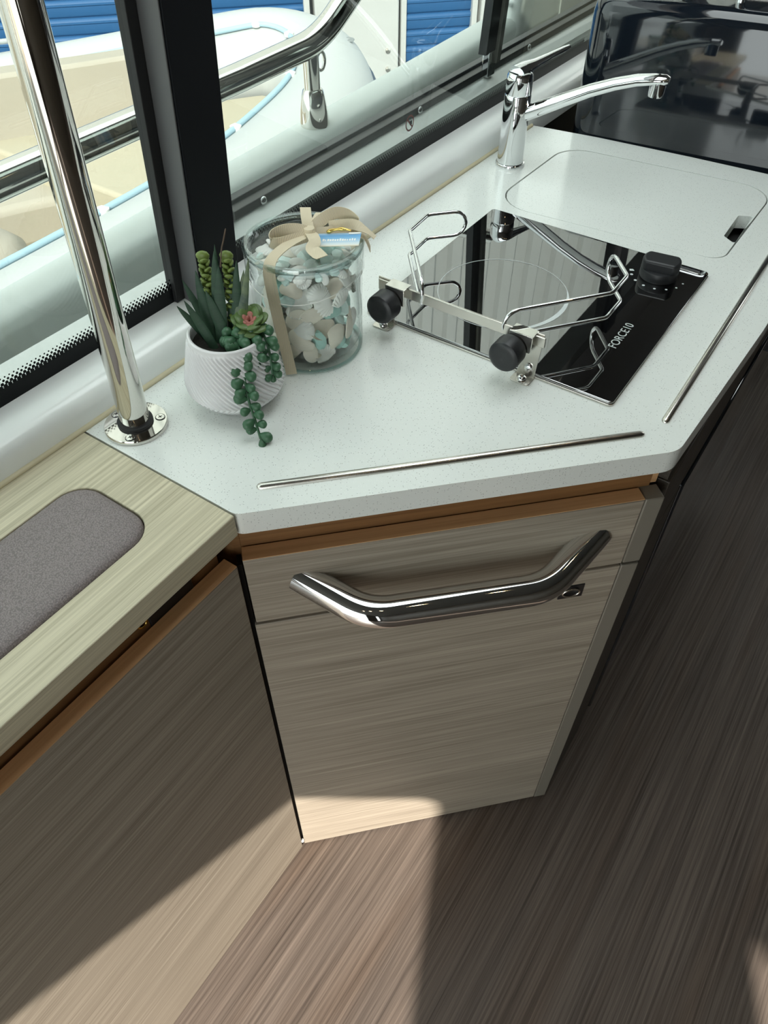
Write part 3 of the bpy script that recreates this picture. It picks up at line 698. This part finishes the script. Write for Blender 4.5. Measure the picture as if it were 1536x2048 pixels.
trail([(-.4860, .4420, .990), (-.4800, .4380, .9985), (-.4690, .4360, .996)], .0050, 1.1, 1.0, 8)
trail([(-.4820, .4500, .990), (-.4730, .4480, 1.006), (-.4600, .4430, .996), (-.4560, .4400, .984)], .0050, 1.05, .9, 9)

# ================================================================== GLASS JAR
JC = Vector((-.4920, .5685, ZC))
jr = empty('glass_jar', JC); tag(jr, 'round glass jar of seashells tied with a cream ribbon bow', 'jar')
JH = .1250
gb = MB().lathe([(0, .0008), (.054, .0008), (.0585, .002), (.0605, .005), (.0610, .009), (.0612, .05), (.0625, .098), (.0645, .1005), (.0645, .122), (.0635, JH), (.0622, JH), (.0612, .122), (.0608, .100), (.0586, .095), (.0582, .05), (.0580, .016), (.0560, .0125), (0, .0115)], 72)
gb.build('jar_body', JARGLASS, jr, smooth=40)
ld = MB().lathe([(0, .1175), (.0580, .1175), (.0598, .1185), (.0600, .1225), (.0640, .1262), (.0645, .1285), (.0635, .1305), (.0615, .1315), (.0590, .1305), (.0575, .1270), (.0555, .1235), (0, .1225)], 72).build('lid', clear_glass('lid glass', (.98, .993, .99), 1.45), jr, smooth=40)
MB().lathe([(.0625, .1240), (.0650, .1255), (.0655, .1285), (.0645, .1310), (.0615, .1318), (.0590, .1308), (.0595, .1295), (.0615, .1302), (.0638, .1295), (.0642, .1270), (.0630, .1250)], 72, closed=True).build('lid_rim', clear_glass('greenish rim glass', (.88, .94, .93), 2.2), ld, smooth=40)
MB().lathe([(.0560, .0010), (.0598, .0022), (.0606, .0050), (.0600, .0058), (.0585, .0042), (.0560, .0028)], 72, closed=True).build('foot_ring', clear_glass('base ring glass', (.80, .92, .90), 1.7), jr, smooth=40)
# ribbon
RW = .0125
kz = .1335
KN = Vector((.008, .002, kz + .004))
def rb(name, pts, side, w=RW, n=8):
    p = catmull(pts, n)
    if isinstance(side, list):
        sd_ = []
        for i in range(len(p)):
            t = i / (len(p) - 1) * (len(side) - 1); a = int(min(t, len(side) - 2)); q = t - a
            sd_.append(Vector(side[a]).lerp(Vector(side[a + 1]), q))
    else: sd_ = side
    return MB().strip(p, sd_, w, .0008).build(name, RIBBON, jr, smooth=60)
VX = Vector((.826, .563, 0)); VY = Vector((-.563, .826, 0)); UP = Vector((0, 0, 1))   # across and away from the room
def J(a, b, z): return KN + VX * a + VY * b + UP * (z)
rb('ribbon_band', [J(.0, .0, -.004), J(.004, .030, -.003), J(.008, .052, -.003), J(.010, .061, -.006), J(.012, .0655, -.016), J(.012, .066, -.04)], VX)
rb('ribbon_band', [J(.0, .0, -.004), J(.03, .004, -.003), J(.05, .006, -.003), J(.058, .007, -.006), J(.0635, .008, -.02)], VY)
rb('bow_loop', [J(.0, .002, .002), J(.012, .012, .010), J(.026, .020, .014), J(.040, .022, .011), J(.050, .016, .005), J(.044, .010, .000), J(.025, .006, .000), J(.004, .001, .001)], [VY * .7 + UP * .7, VY * .4 + UP * .9, VY * .2 + UP, UP, UP + VY * .3, VY * .5 + UP * .8, VY * .6 + UP * .8])
rb('bow_loop', [J(.0, .0, .002), J(-.012, -.004, .008), J(-.026, -.010, .010), J(-.036, -.016, .008), J(-.038, -.022, .004), J(-.030, -.022, .002), J(-.015, -.012, .001), J(-.002, -.003, .001)], [VY * .6 + UP * .8, UP * .9 + VY * .4, UP, UP, UP, UP + VY * .4, VY * .6 + UP * .8])
rb('bow_loop', [J(.0, .0, .004), J(-.003, .012, .012), J(-.005, .026, .016), J(-.006, .034, .012), J(-.005, .028, .005), J(-.002, .012, .003)], VX, .0115)
rb('ribbon_tail', [J(.0, .0, .003), J(.004, -.010, .005), J(.007, -.020, .003), J(.004, -.028, .000), J(.010, -.036, -.001), J(.016, -.044, -.001)], [VX, VX, VX * .8 + VY * .5, VX, VX * .8 + UP * .4, VX], .0125)
tl = [J(-.002, -.002, .002), J(-.018, -.020, .002), J(-.030, -.036, .000), J(-.0365, -.0475, -.004), J(-.0385, -.0535, -.014), J(-.0365, -.0555, -.045), J(-.0330, -.0560, -.08), J(-.0290, -.0580, -.112), J(-.0260, -.0610, -.1345)]
rb('ribbon_tail', tl, [VY * -.6 + VX * .8, VX * .8 - VY * .55, VX * .85 - VY * .5, VX * .9 - VY * .3, VX, VX, VX, VX, VX], .0125)
rb('ribbon_tail', [J(.02, .012, .004), J(.044, .010, .007), J(.056, .006, .004), J(.0635, .004, .000), J(.069, .002, -.004)], [VY * .5 + UP * .8, UP + VY * .4, VY + UP * .3, VY, VY], .0105)
MB().lathe([(.0, -.006), (.0055, -.005), (.0072, 0), (.0055, .005), (0, .006)], 16, tuple(KN + UP * .003)).build('bow_knot', RIBBON, jr, smooth=60)
MB().tube([(.0632 * math.cos(t), .0632 * math.sin(t), .096 + .006 * math.sin(t * 2 + 1)) for t in [2 * PI * k / 60 for k in range(60)]], .0004, 5, closed=True).build('elastic_cord', SHELLW, jr)
tg = empty('gift_tag', JC + J(.031, -.012, .001)); tg.rotation_euler = (math.radians(12), math.radians(-6), math.radians(26)); tag(tg, 'small blue seaside gift tag on the jar lid', 'tag')
card = MB().box(-.023, .023, -.010, .010, -.0003, .0003).build('card', gradient('seaside tag print', 1, [(0, (.80, .74, .60)), (.15, (.72, .78, .80)), (.55, (.25, .50, .74)), (.8, (.12, .36, .66)), (1, (.45, .62, .78))]), tg)
rnd = random.Random(2)
for k in range(14):
    x = -.017 + .0026 * k
    MB().box(x, x + rnd.uniform(.0012, .0020), -.0022, .0002 + rnd.uniform(0, .0012), .0003, .00045).build('print_mark', SHELLW, card)
MB().tube(catmull([(-.014, .011, .001), (-.006, .012, .003), (.004, .0125, .003), (.012, .0115, .002)], 5), [.0014, .002, .0024, .0022, .0018, .0015, .0014, .0016, .002, .0022, .002, .0016, .0012, .001, .001, .001], 8).build('gold_charm', GOLD, tg, smooth=60)
MB().box(.010, .022, .0075, .0095, .0004, .0012).build('label_strip', SHELLW, tg)

# shells and chips inside the jar
def shell_mesh(nm, R, spread, h, ribsn, mat, wave=.04):
    """fan-shaped shell: thin ribbed cup opening from its hinge"""
    m = MB(); nr, na = 8, max(24, ribsn * 2); top = []; bot = []
    for i in range(nr + 1):
        t = i / nr
        for k in range(na + 1):
            u = k / na * 2 - 1; an = u * spread
            edge = max(.05, math.cos(an * .86)) ** .55
            rib = math.cos(u * PI * ribsn) if ribsn else 0
            rr = R * (t * edge * (1 + wave * .35 * rib * t) + .02)
            x = rr * math.sin(an); y = rr * math.cos(an) * .92 - R * .46
            dome = h * (math.sin(PI * min(1, t * .92 + .08)) ** .7) * (1 - .75 * u * u) + R * wave * .35 * rib * t
            top.append((x, y, dome + .0004)); bot.append((x, y, dome - .0009))
    N = len(top); q = na + 1; fs = []
    for base, fl_ in ((0, False), (N, True)):
        for i in range(nr):
            for k in range(na):
                f = (base + i * q + k, base + i * q + k + 1, base + (i + 1) * q + k + 1, base + (i + 1) * q + k)
                fs.append(f[::-1] if fl_ else f)
    fs += [(nr * q + k, nr * q + k + 1, N + nr * q + k + 1, N + nr * q + k) for k in range(na)]
    for k in (0, na): fs += [(i * q + k, (i + 1) * q + k, N + (i + 1) * q + k, N + i * q + k) for i in range(nr)]
    me = m.add(top + bot, fs).mesh(nm); me.materials.append(mat); autosmooth(me, 50); return me
def chip_mesh(nm, seed, r, mat):
    rnd = random.Random(seed); bm = bmesh.new(); bmesh.ops.create_icosphere(bm, subdivisions=2, radius=r)
    cuts = [(Vector((rnd.gauss(0, 1), rnd.gauss(0, 1), rnd.gauss(0, 1))).normalized(), rnd.uniform(.45, .85) * r) for _ in range(8)]
    for v in bm.verts:
        for nn, d in cuts:
            e = v.co.dot(nn) - d
            if e > 0: v.co -= nn * e
        v.co.z *= .62
    me = bpy.data.meshes.new(nm); bm.to_mesh(me); bm.free(); me.materials.append(mat); autosmooth(me, 28); return me
KINDS = [('clam_shell', [shell_mesh('clam_shell', .0270, 1.5, .0050, 0, SHELL)], 'ivory clam shell among the shells filling the glass jar', 'ivory clam shells in the jar'),
         ('scallop_shell', [shell_mesh('scallop_shell', .0280, 1.35, .0055, 13, SHELLW, .06)], 'white ribbed scallop shell among the shells filling the glass jar', 'white scallop shells in the jar'),
         ('cockle_shell', [shell_mesh('cockle_shell', .0210, 1.5, .0060, 0, SHELLW)], 'small smooth white shell among the shells filling the glass jar', 'small white shells in the jar'),
         ('aqua_chip', [chip_mesh('aqua_chip', s, .0150, SEAG) for s in (1, 2, 3)], 'aqua green frosted chip among the shells filling the glass jar', 'aqua chips in the jar'),
         ('pale_chip', [chip_mesh('pale_chip', s, .0140, CLEARCHIP) for s in (5, 6)], 'very pale aqua chip among the shells filling the glass jar', 'pale chips in the jar')]
rnd = random.Random(11)
def put(kind, p, nrm, spin, s=1.0):
    nm, ms, lab, grp = KINDS[kind]; o = bpy.data.objects.new(nm, rnd.choice(ms)); COL.objects.link(o)
    o.rotation_mode = 'QUATERNION'; o.rotation_quaternion = Vector(nrm).to_track_quat('Z', 'Y') @ Quaternion((0, 0, 1), spin)
    o.location = JC + Vector(p); o.scale = (s, s, s); tag(o, lab, 'shell' if kind < 3 else 'chip', grp)
seq = [0, 3, 1, 2, 0, 4, 1, 1, 0, 2, 1, 4, 0, 0, 3, 1, 0]
i = 0
for lv_, z in enumerate((.0185, .033, .049, .065, .080, .096)):
    nn = 13
    for k in range(nn):
        a = 2 * PI * (k + .5 * (lv_ % 2)) / nn + rnd.uniform(-.1, .1); kd = rnd.choice(seq)
        r = (.0475 if kd < 3 else .0425); flip = rnd.choice((1, 1, -1))
        nv = Vector((math.cos(a), math.sin(a), rnd.uniform(-.25, .45))) * flip + Vector((rnd.gauss(0, .28), rnd.gauss(0, .28), rnd.gauss(0, .15)))
        if flip < 0: r -= .002
        put(kd, (r * math.cos(a), r * math.sin(a), z + rnd.uniform(-.003, .003)), nv, rnd.uniform(0, 6.28), rnd.uniform(.78, 1.0) if 0 < lv_ < 5 else .68)
for k in range(22):
    a = k * 2.4; r = .0098 * math.sqrt(k); put([0, 1, 2, 3, 0, 1][k % 6], (r * math.cos(a), r * math.sin(a), .0145), (rnd.gauss(0, .15), rnd.gauss(0, .15), 1), rnd.uniform(0, 6.28), .55)
for k in range(16):
    a = 2 * PI * (k + .5) / 16; put([4, 1, 2, 1, 4][k % 5], (.0485 * math.cos(a), .0485 * math.sin(a), .1125), (math.cos(a) * .4, math.sin(a) * .4, .9), rnd.uniform(0, 6.28), .42)
for k in range(14):
    a = 2 * PI * k / 14; put([1, 4, 0, 2, 4, 1, 2][k % 7], (.047 * math.cos(a), .047 * math.sin(a), .109), (math.cos(a) * .7, math.sin(a) * .7, .8), rnd.uniform(0, 6.28), .5)
for z in (.024, .045, .066, .087, .100):
    for k in range(5):
        a = 2 * PI * k / 5 + z * 40; r = .021
        put(rnd.choice(seq), (r * math.cos(a), r * math.sin(a), z), (rnd.gauss(0, .5), rnd.gauss(0, .5), 1), rnd.uniform(0, 6.28), .9)
for k in range(26):
    a = k * 2.4; r = .0092 * math.sqrt(k)
    put([4, 1, 2, 3, 0, 4, 1, 4][k % 8], (r * math.cos(a), r * math.sin(a), .1110), (rnd.gauss(0, .2), rnd.gauss(0, .2), 1), rnd.uniform(0, 6.28), .75)

# ================================================================== HELM BACK
hc = empty('helm_console', (-.52, 1.365, 0)); tag(hc, 'glossy navy helm console back behind the sink', 'console')
hp_ = rounded([(0, -.030), (.60, .022), (.60, .26), (0, .21)], [.040, .03, .03, .040], 10)
m = MB(); rows = [(0, .60, 0), (0, 1.090, 0), (.004, 1.102, 0), (.012, 1.110, 0), (.03, 1.114, 0)]
vs = []; n = len(hp_); zz = [.60, 1.092, 1.105, 1.113, 1.1165]; ii = [0, 0, .003, .010, .022]
for d, z in zip(ii, zz):
    for x, y in inset(hp_, d): vs.append((x, y, z + (.018 * x if z > 1 else 0)))
fs = [tuple(range(n))[::-1], tuple(4 * n + k for k in range(n))] + [(i * n + k, i * n + (k + 1) % n, i * n + n + (k + 1) % n, i * n + n + k) for i in range(4) for k in range(n)]
m.add(vs, fs).build('moulding', NAVY, hc, smooth=50)
MB().tube(fillet([(.215, .045, 1.118), (.215, .045, 1.150), (.30, .05, 1.152), (.30, .05, 1.12)], .015), .007, 14).build('grab_rail', CHROME, hc, smooth=60)
hs = empty('helm_chair', (-.25, 1.80, 0)); tag(hs, 'cream upholstered helm seat behind the navy console', 'seat')
MB().box(-.25, .30, -.14, .30, .55, 1.06).build('base', CREAM, hs, bevel=.03, seg=4)
MB().box(-.24, .29, -.10, .02, 1.08, 1.175).build('backrest', CREAM, hs, bevel=.04, seg=5)

# ================================================================== CEILING LIGHTS
for k in range(7):
    c = empty('ceiling_light', (.30, -.7 + .32 * k, 1.998)); tag(c, 'small round warm downlight in a row along the ceiling', 'light', 'row of ceiling downlights')
    MB().lathe([(.030, 0), (.030, -.003), (.022, -.005), (.020, 0)], 24).build('bezel', CHROME, c, smooth=40)
    MB().lathe([(0, -.0025), (.019, -.0025), (.019, -.0005)], 24).build('lens', WARMLED, c)

# ================================================================== OUTSIDE: own side deck
bw = empty('side_bulwark', (0, 0, 0)); tag(bw, 'pale gelcoat bulwark of the side deck outside the windows', 'bulwark')
prof = [(-.845, .30), (-.842, .905), (-.846, .918), (-.856, .925), (-.900, .925), (-.914, .922), (-.920, .912), (-.935, .30)]
m = MB(); ys = [-3, -1, 0, 1, 2, 3.2]
m.add([(x, y, z + (.03 * (y - 1) if z > .5 else 0)) for y in ys for x, z in prof], [tuple(range(8)), tuple(range(40, 48))[::-1]] + [(i * 8 + k, i * 8 + (k + 1) % 8, i * 8 + 8 + (k + 1) % 8, i * 8 + 8 + k) for i in range(5) for k in range(8)])
m.build('bulwark', GREYBULW, bw, smooth=40)
MB().box(-.845, -.705, -3, 3.2, .28, .34).build('side_deck', GREYBULW, bw)
MB().hexa([(-.93, 1.74, .90), (-.838, 1.74, .90), (-.838, 3.2, .90), (-.93, 3.2, .90)], [(-.92, 1.83, 1.12), (-.846, 1.83, 1.12), (-.846, 3.2, 1.12), (-.92, 3.2, 1.12)]).build('raised_bulwark', GREYBULW, bw, bevel=.02, seg=4)
MB().prism(rrect(1.98, 2.9, .66, 1.06, .05), 0, .004).build('gate_panel', GEL, bw, bevel=.002).matrix_local = Matrix(((0, 0, 1, -.840), (1, 0, 0, 0), (0, 1, 0, 0), (0, 0, 0, 1)))
MB().tube([(-.855 + .05 * math.cos(t) * 0 + .012 * math.sin(t), 1.80 + .085 * math.cos(t), 1.0 + .030 * math.sin(t)) for t in [2 * PI * k / 32 for k in range(32)]], .006, 10, closed=True).build('fairlead', CHROME, bw, smooth=60)
hr = empty('deck_handrail', (-.88, 1.055, .93)); tag(hr, 'thick polished steel handrail outside the windows with one short stanchion', 'handrail')
rp = fillet([(0, -3.2, .095), (0, -.15, .116), (0, .045, .121), (.0, .30, .255), (0, .75, .50)], .22, 12)
MB().tube(rp, .0200, 28).build('tube', STEEL, hr, smooth=60)
MB().cyl((0, .02, .05), (0, .02, .115), .0135, 24).build('stanchion', STEEL, hr, smooth=60)
sk_ = MB().lathe([(.0250, -.004), (.0252, .0), (.0235, .02), (.0195, .045), (.0172, .053), (.0150, .055)], 32, (0, .02, 0)).build('socket', STEEL, hr, smooth=40)
for z in (.012, .034): MB().lathe([(.003, 0), (.003, .001), (0, .0015)], 10).build('set_screw', STEEL, sk_).matrix_local = Matrix.Translation((.021 - .06 * (z - .012), .01, z)) @ Matrix.Rotation(PI / 2, 4, 'Y')
MB().tube([(0, .046 + .011 * math.cos(t), .090 + .014 * math.sin(t)) for t in [2 * PI * k / 20 for k in range(20)]], .0028, 8, closed=True).build('ring', STEEL, hr, smooth=60)
MB().lathe([(.005, 0), (.004, .001), (0, .0015)], 12).build('screw', STEEL, hr).matrix_local = Matrix.Translation((.0195, .16, .185)) @ Matrix.Rotation(PI / 2, 4, 'Y')

# ================================================================== OUTSIDE: inflatable boat alongside
ib = empty('inflatable_boat', (-2.5, 1.5, 0)); tag(ib, 'white inflatable boat with cream cushions moored alongside', 'boat')
OFF = Vector((-2.5, 1.5, 0))
tp_ = [(-1.90, -2.6, .14), (-1.88, -.6, .14), (-1.88, .9, .15), (-1.90, 1.75, .17), (-1.98, 2.25, .19), (-2.14, 2.70, .21), (-2.44, 3.03, .23), (-2.74, 3.05, .24), (-2.96, 2.78, .22), (-3.22, 2.30, .20), (-3.52, 1.72, .18), (-3.75, .9, .16), (-3.85, -.6, .15), (-3.86, -2.6, .15)]
path = catmull([Vector(p) - OFF for p in tp_], 6)
MB().tube(path, .215, 32).build('tube', TUBEWHITE, ib, smooth=60)
N_ = len(path)
def offs(path, d, dz):
    out = []
    for i, p in enumerate(path):
        t = (path[min(i + 1, len(path) - 1)] - path[max(i - 1, 0)]); t.z = 0; t.normalize(); s = Vector((-t.y, t.x, 0))
        out.append(p + s * d + Vector((0, 0, dz)))
    return out
MB().tube(offs(path, .13, .185), .011, 8).build('lifeline', ROPE, ib, smooth=60)
MB().tube(offs(path, -.205, .03), .024, 8).build('rub_strip', NAVYTRIM, ib, smooth=60)
for i in range(8, 44, 7):
    q = offs(path, .13, .185)[i]
    MB().lathe([(0, -.012), (.020, -.008), (.022, .006), (0, .016)], 12, tuple(q)).build('rope_eye', GEL, ib, smooth=60)
vq = offs(path, -.11, .182)[34]
MB().lathe([(.030, 0), (.028, .004), (.014, .004), (.012, .001), (0, .001)], 20, tuple(vq)).build('valve', plain('grey valve', (.25, .27, .28), .5), ib, smooth=50)
# deck and cushions inside the tube
inner = offs(path, .17, 0)
ip = [(p.x, p.y) for p in inner]
MB().prism(ip, -.25, -.10).build('deck', CREAM, ib)
in2 = offs(path, .22, 0); sel = in2[18:60]
MB().prism([(p.x, p.y) for p in sel], -.10, .16).build('bow_cushion', CREAM, ib, bevel=.03, seg=3)
far = [(p.x, p.y) for p in offs(path, .13, 0)[50:]]
farin = [(p.x, p.y) for p in offs(path, .25, 0)[50:]]
MB().prism(far + farin[::-1], -.10, .40).build('side_coaming', BEIGE, ib, bevel=.015)
far2 = [(p.x, p.y) for p in offs(path, .26, 0)[52:]]; far3 = [(p.x, p.y) for p in offs(path, .72, 0)[52:]]
MB().prism(far2 + far3[::-1], -.10, .08).build('side_bench', BEIGE, ib, bevel=.03, seg=3)
MB().lathe([(0, -.1), (.14, -.1), (.15, .02), (.14, .14), (.10, .18), (0, .19)], 28, (.10, -.35, .05)).build('bolster', BEIGE, ib, smooth=50)
MB().box(-.55, .35, -1.5, -.9, -.1, .5).build('console', WHITEHULL, ib, bevel=.08, seg=4)
for k in (56, 66): 
    q = offs(path, -.02, .22)[k]; MB().tube(fillet([q + Vector((-.07, -.1, -.02)), q + Vector((-.06, -.09, .03)), q + Vector((.06, .09, .03)), q + Vector((.07, .1, -.02))], .02), .010, 8).build('grab_handle', plain('grey handle', (.4, .42, .43), .5), ib, smooth=60)

# ================================================================== OUTSIDE: storage shed
FD = Vector((.682, .731, 0)); sd_ang = math.atan2(.731, .682)
shd = empty('storage_shed', (-3.79, 4.65, -1.3), sd_ang); tag(shd, 'pale metal shed with blue roller shutters across the quay', 'building')
# local X along the facade, local -Y towards the boat, local Z up from the quay
slat_prof = [(0, 0), (-.009, .006), (-.013, .014), (-.013, .060), (-.019, .066), (-.019, .078), (-.012, .090), (-.002, .096), (.004, .096), (.004, 0)]
def slat_mesh(L):
    m = MB(); n = len(slat_prof)
    m.add([(x, y, z) for x in (0, L) for y, z in slat_prof], [tuple(range(n)), tuple(range(n, 2 * n))[::-1]] + [(k, (k + 1) % n, n + (k + 1) % n, n + k) for k in range(n)])
    return m.mesh('slat')
for x0, x1 in ((-3.2, -.02), (.66, 1.18), (2.0, 5.0)):
    dr_ = MB().box(x0, x1, .02, .04, 0, 2.55).build('roller_shutter', BLUEDOOR, shd)
    sm = slat_mesh(x1 - x0); sm.materials.append(BLUEDOOR); autosmooth(sm, 30)
    for k in range(25):
        s_ = bpy.data.objects.new('slat', sm); COL.objects.link(s_); s_.parent = dr_; s_.location = (x0, .02, .02 + .1 * k)
    for xx in (x0 - .02, x1 - .02): MB().box(xx, xx + .04, -.03, .03, 0, 2.55).build('guide_rail', SHEDWHITE, dr_, bevel=.004)
for x0, x1 in ((-9, -3.24), (.03, .62), (1.22, 1.96), (5.04, 9)):
    MB().box(x0, x1, -.05, .05, 0, 2.6).build('wall_panel', SHEDWHITE, shd, bevel=.01)
    if x1 < 2 and x0 > -1:
        for z in (.3, .9, 1.02, 1.5, 2.1):
            MB().lathe([(.018, 0), (.018, .008), (.008, .012), (0, .012)], 12).build('bolt', BRUSHED, shd).matrix_local = Matrix.Translation((x1 - .08, -.05, z)) @ Matrix.Rotation(PI / 2, 4, 'X')
m = MB(); pts = []
x = -9
while x < 9:
    pts += [(x, -.02), (x + .10, -.02), (x + .13, -.07), (x + .22, -.07), (x + .25, -.02)]; x += .25
n = len(pts)
m.add([(a, b, z) for z in (2.6, 8.5) for a, b in pts], [(k, k + 1, n + k + 1, n + k) for k in range(n - 1)])
m.build('corrugated_cladding', SHEDWHITE, shd)
MB().box(-9, 9, .0, 5, 2.6, 8.5).build('shed_body', SHEDWHITE, shd)
MB().box(-9, 9, .1, 5, 0, 2.6).build('shed_core', SHEDWHITE, shd)
gd = struct(MB().box(-30, 30, -30, 30, -1.5, -1.3).build('ground', CONC))
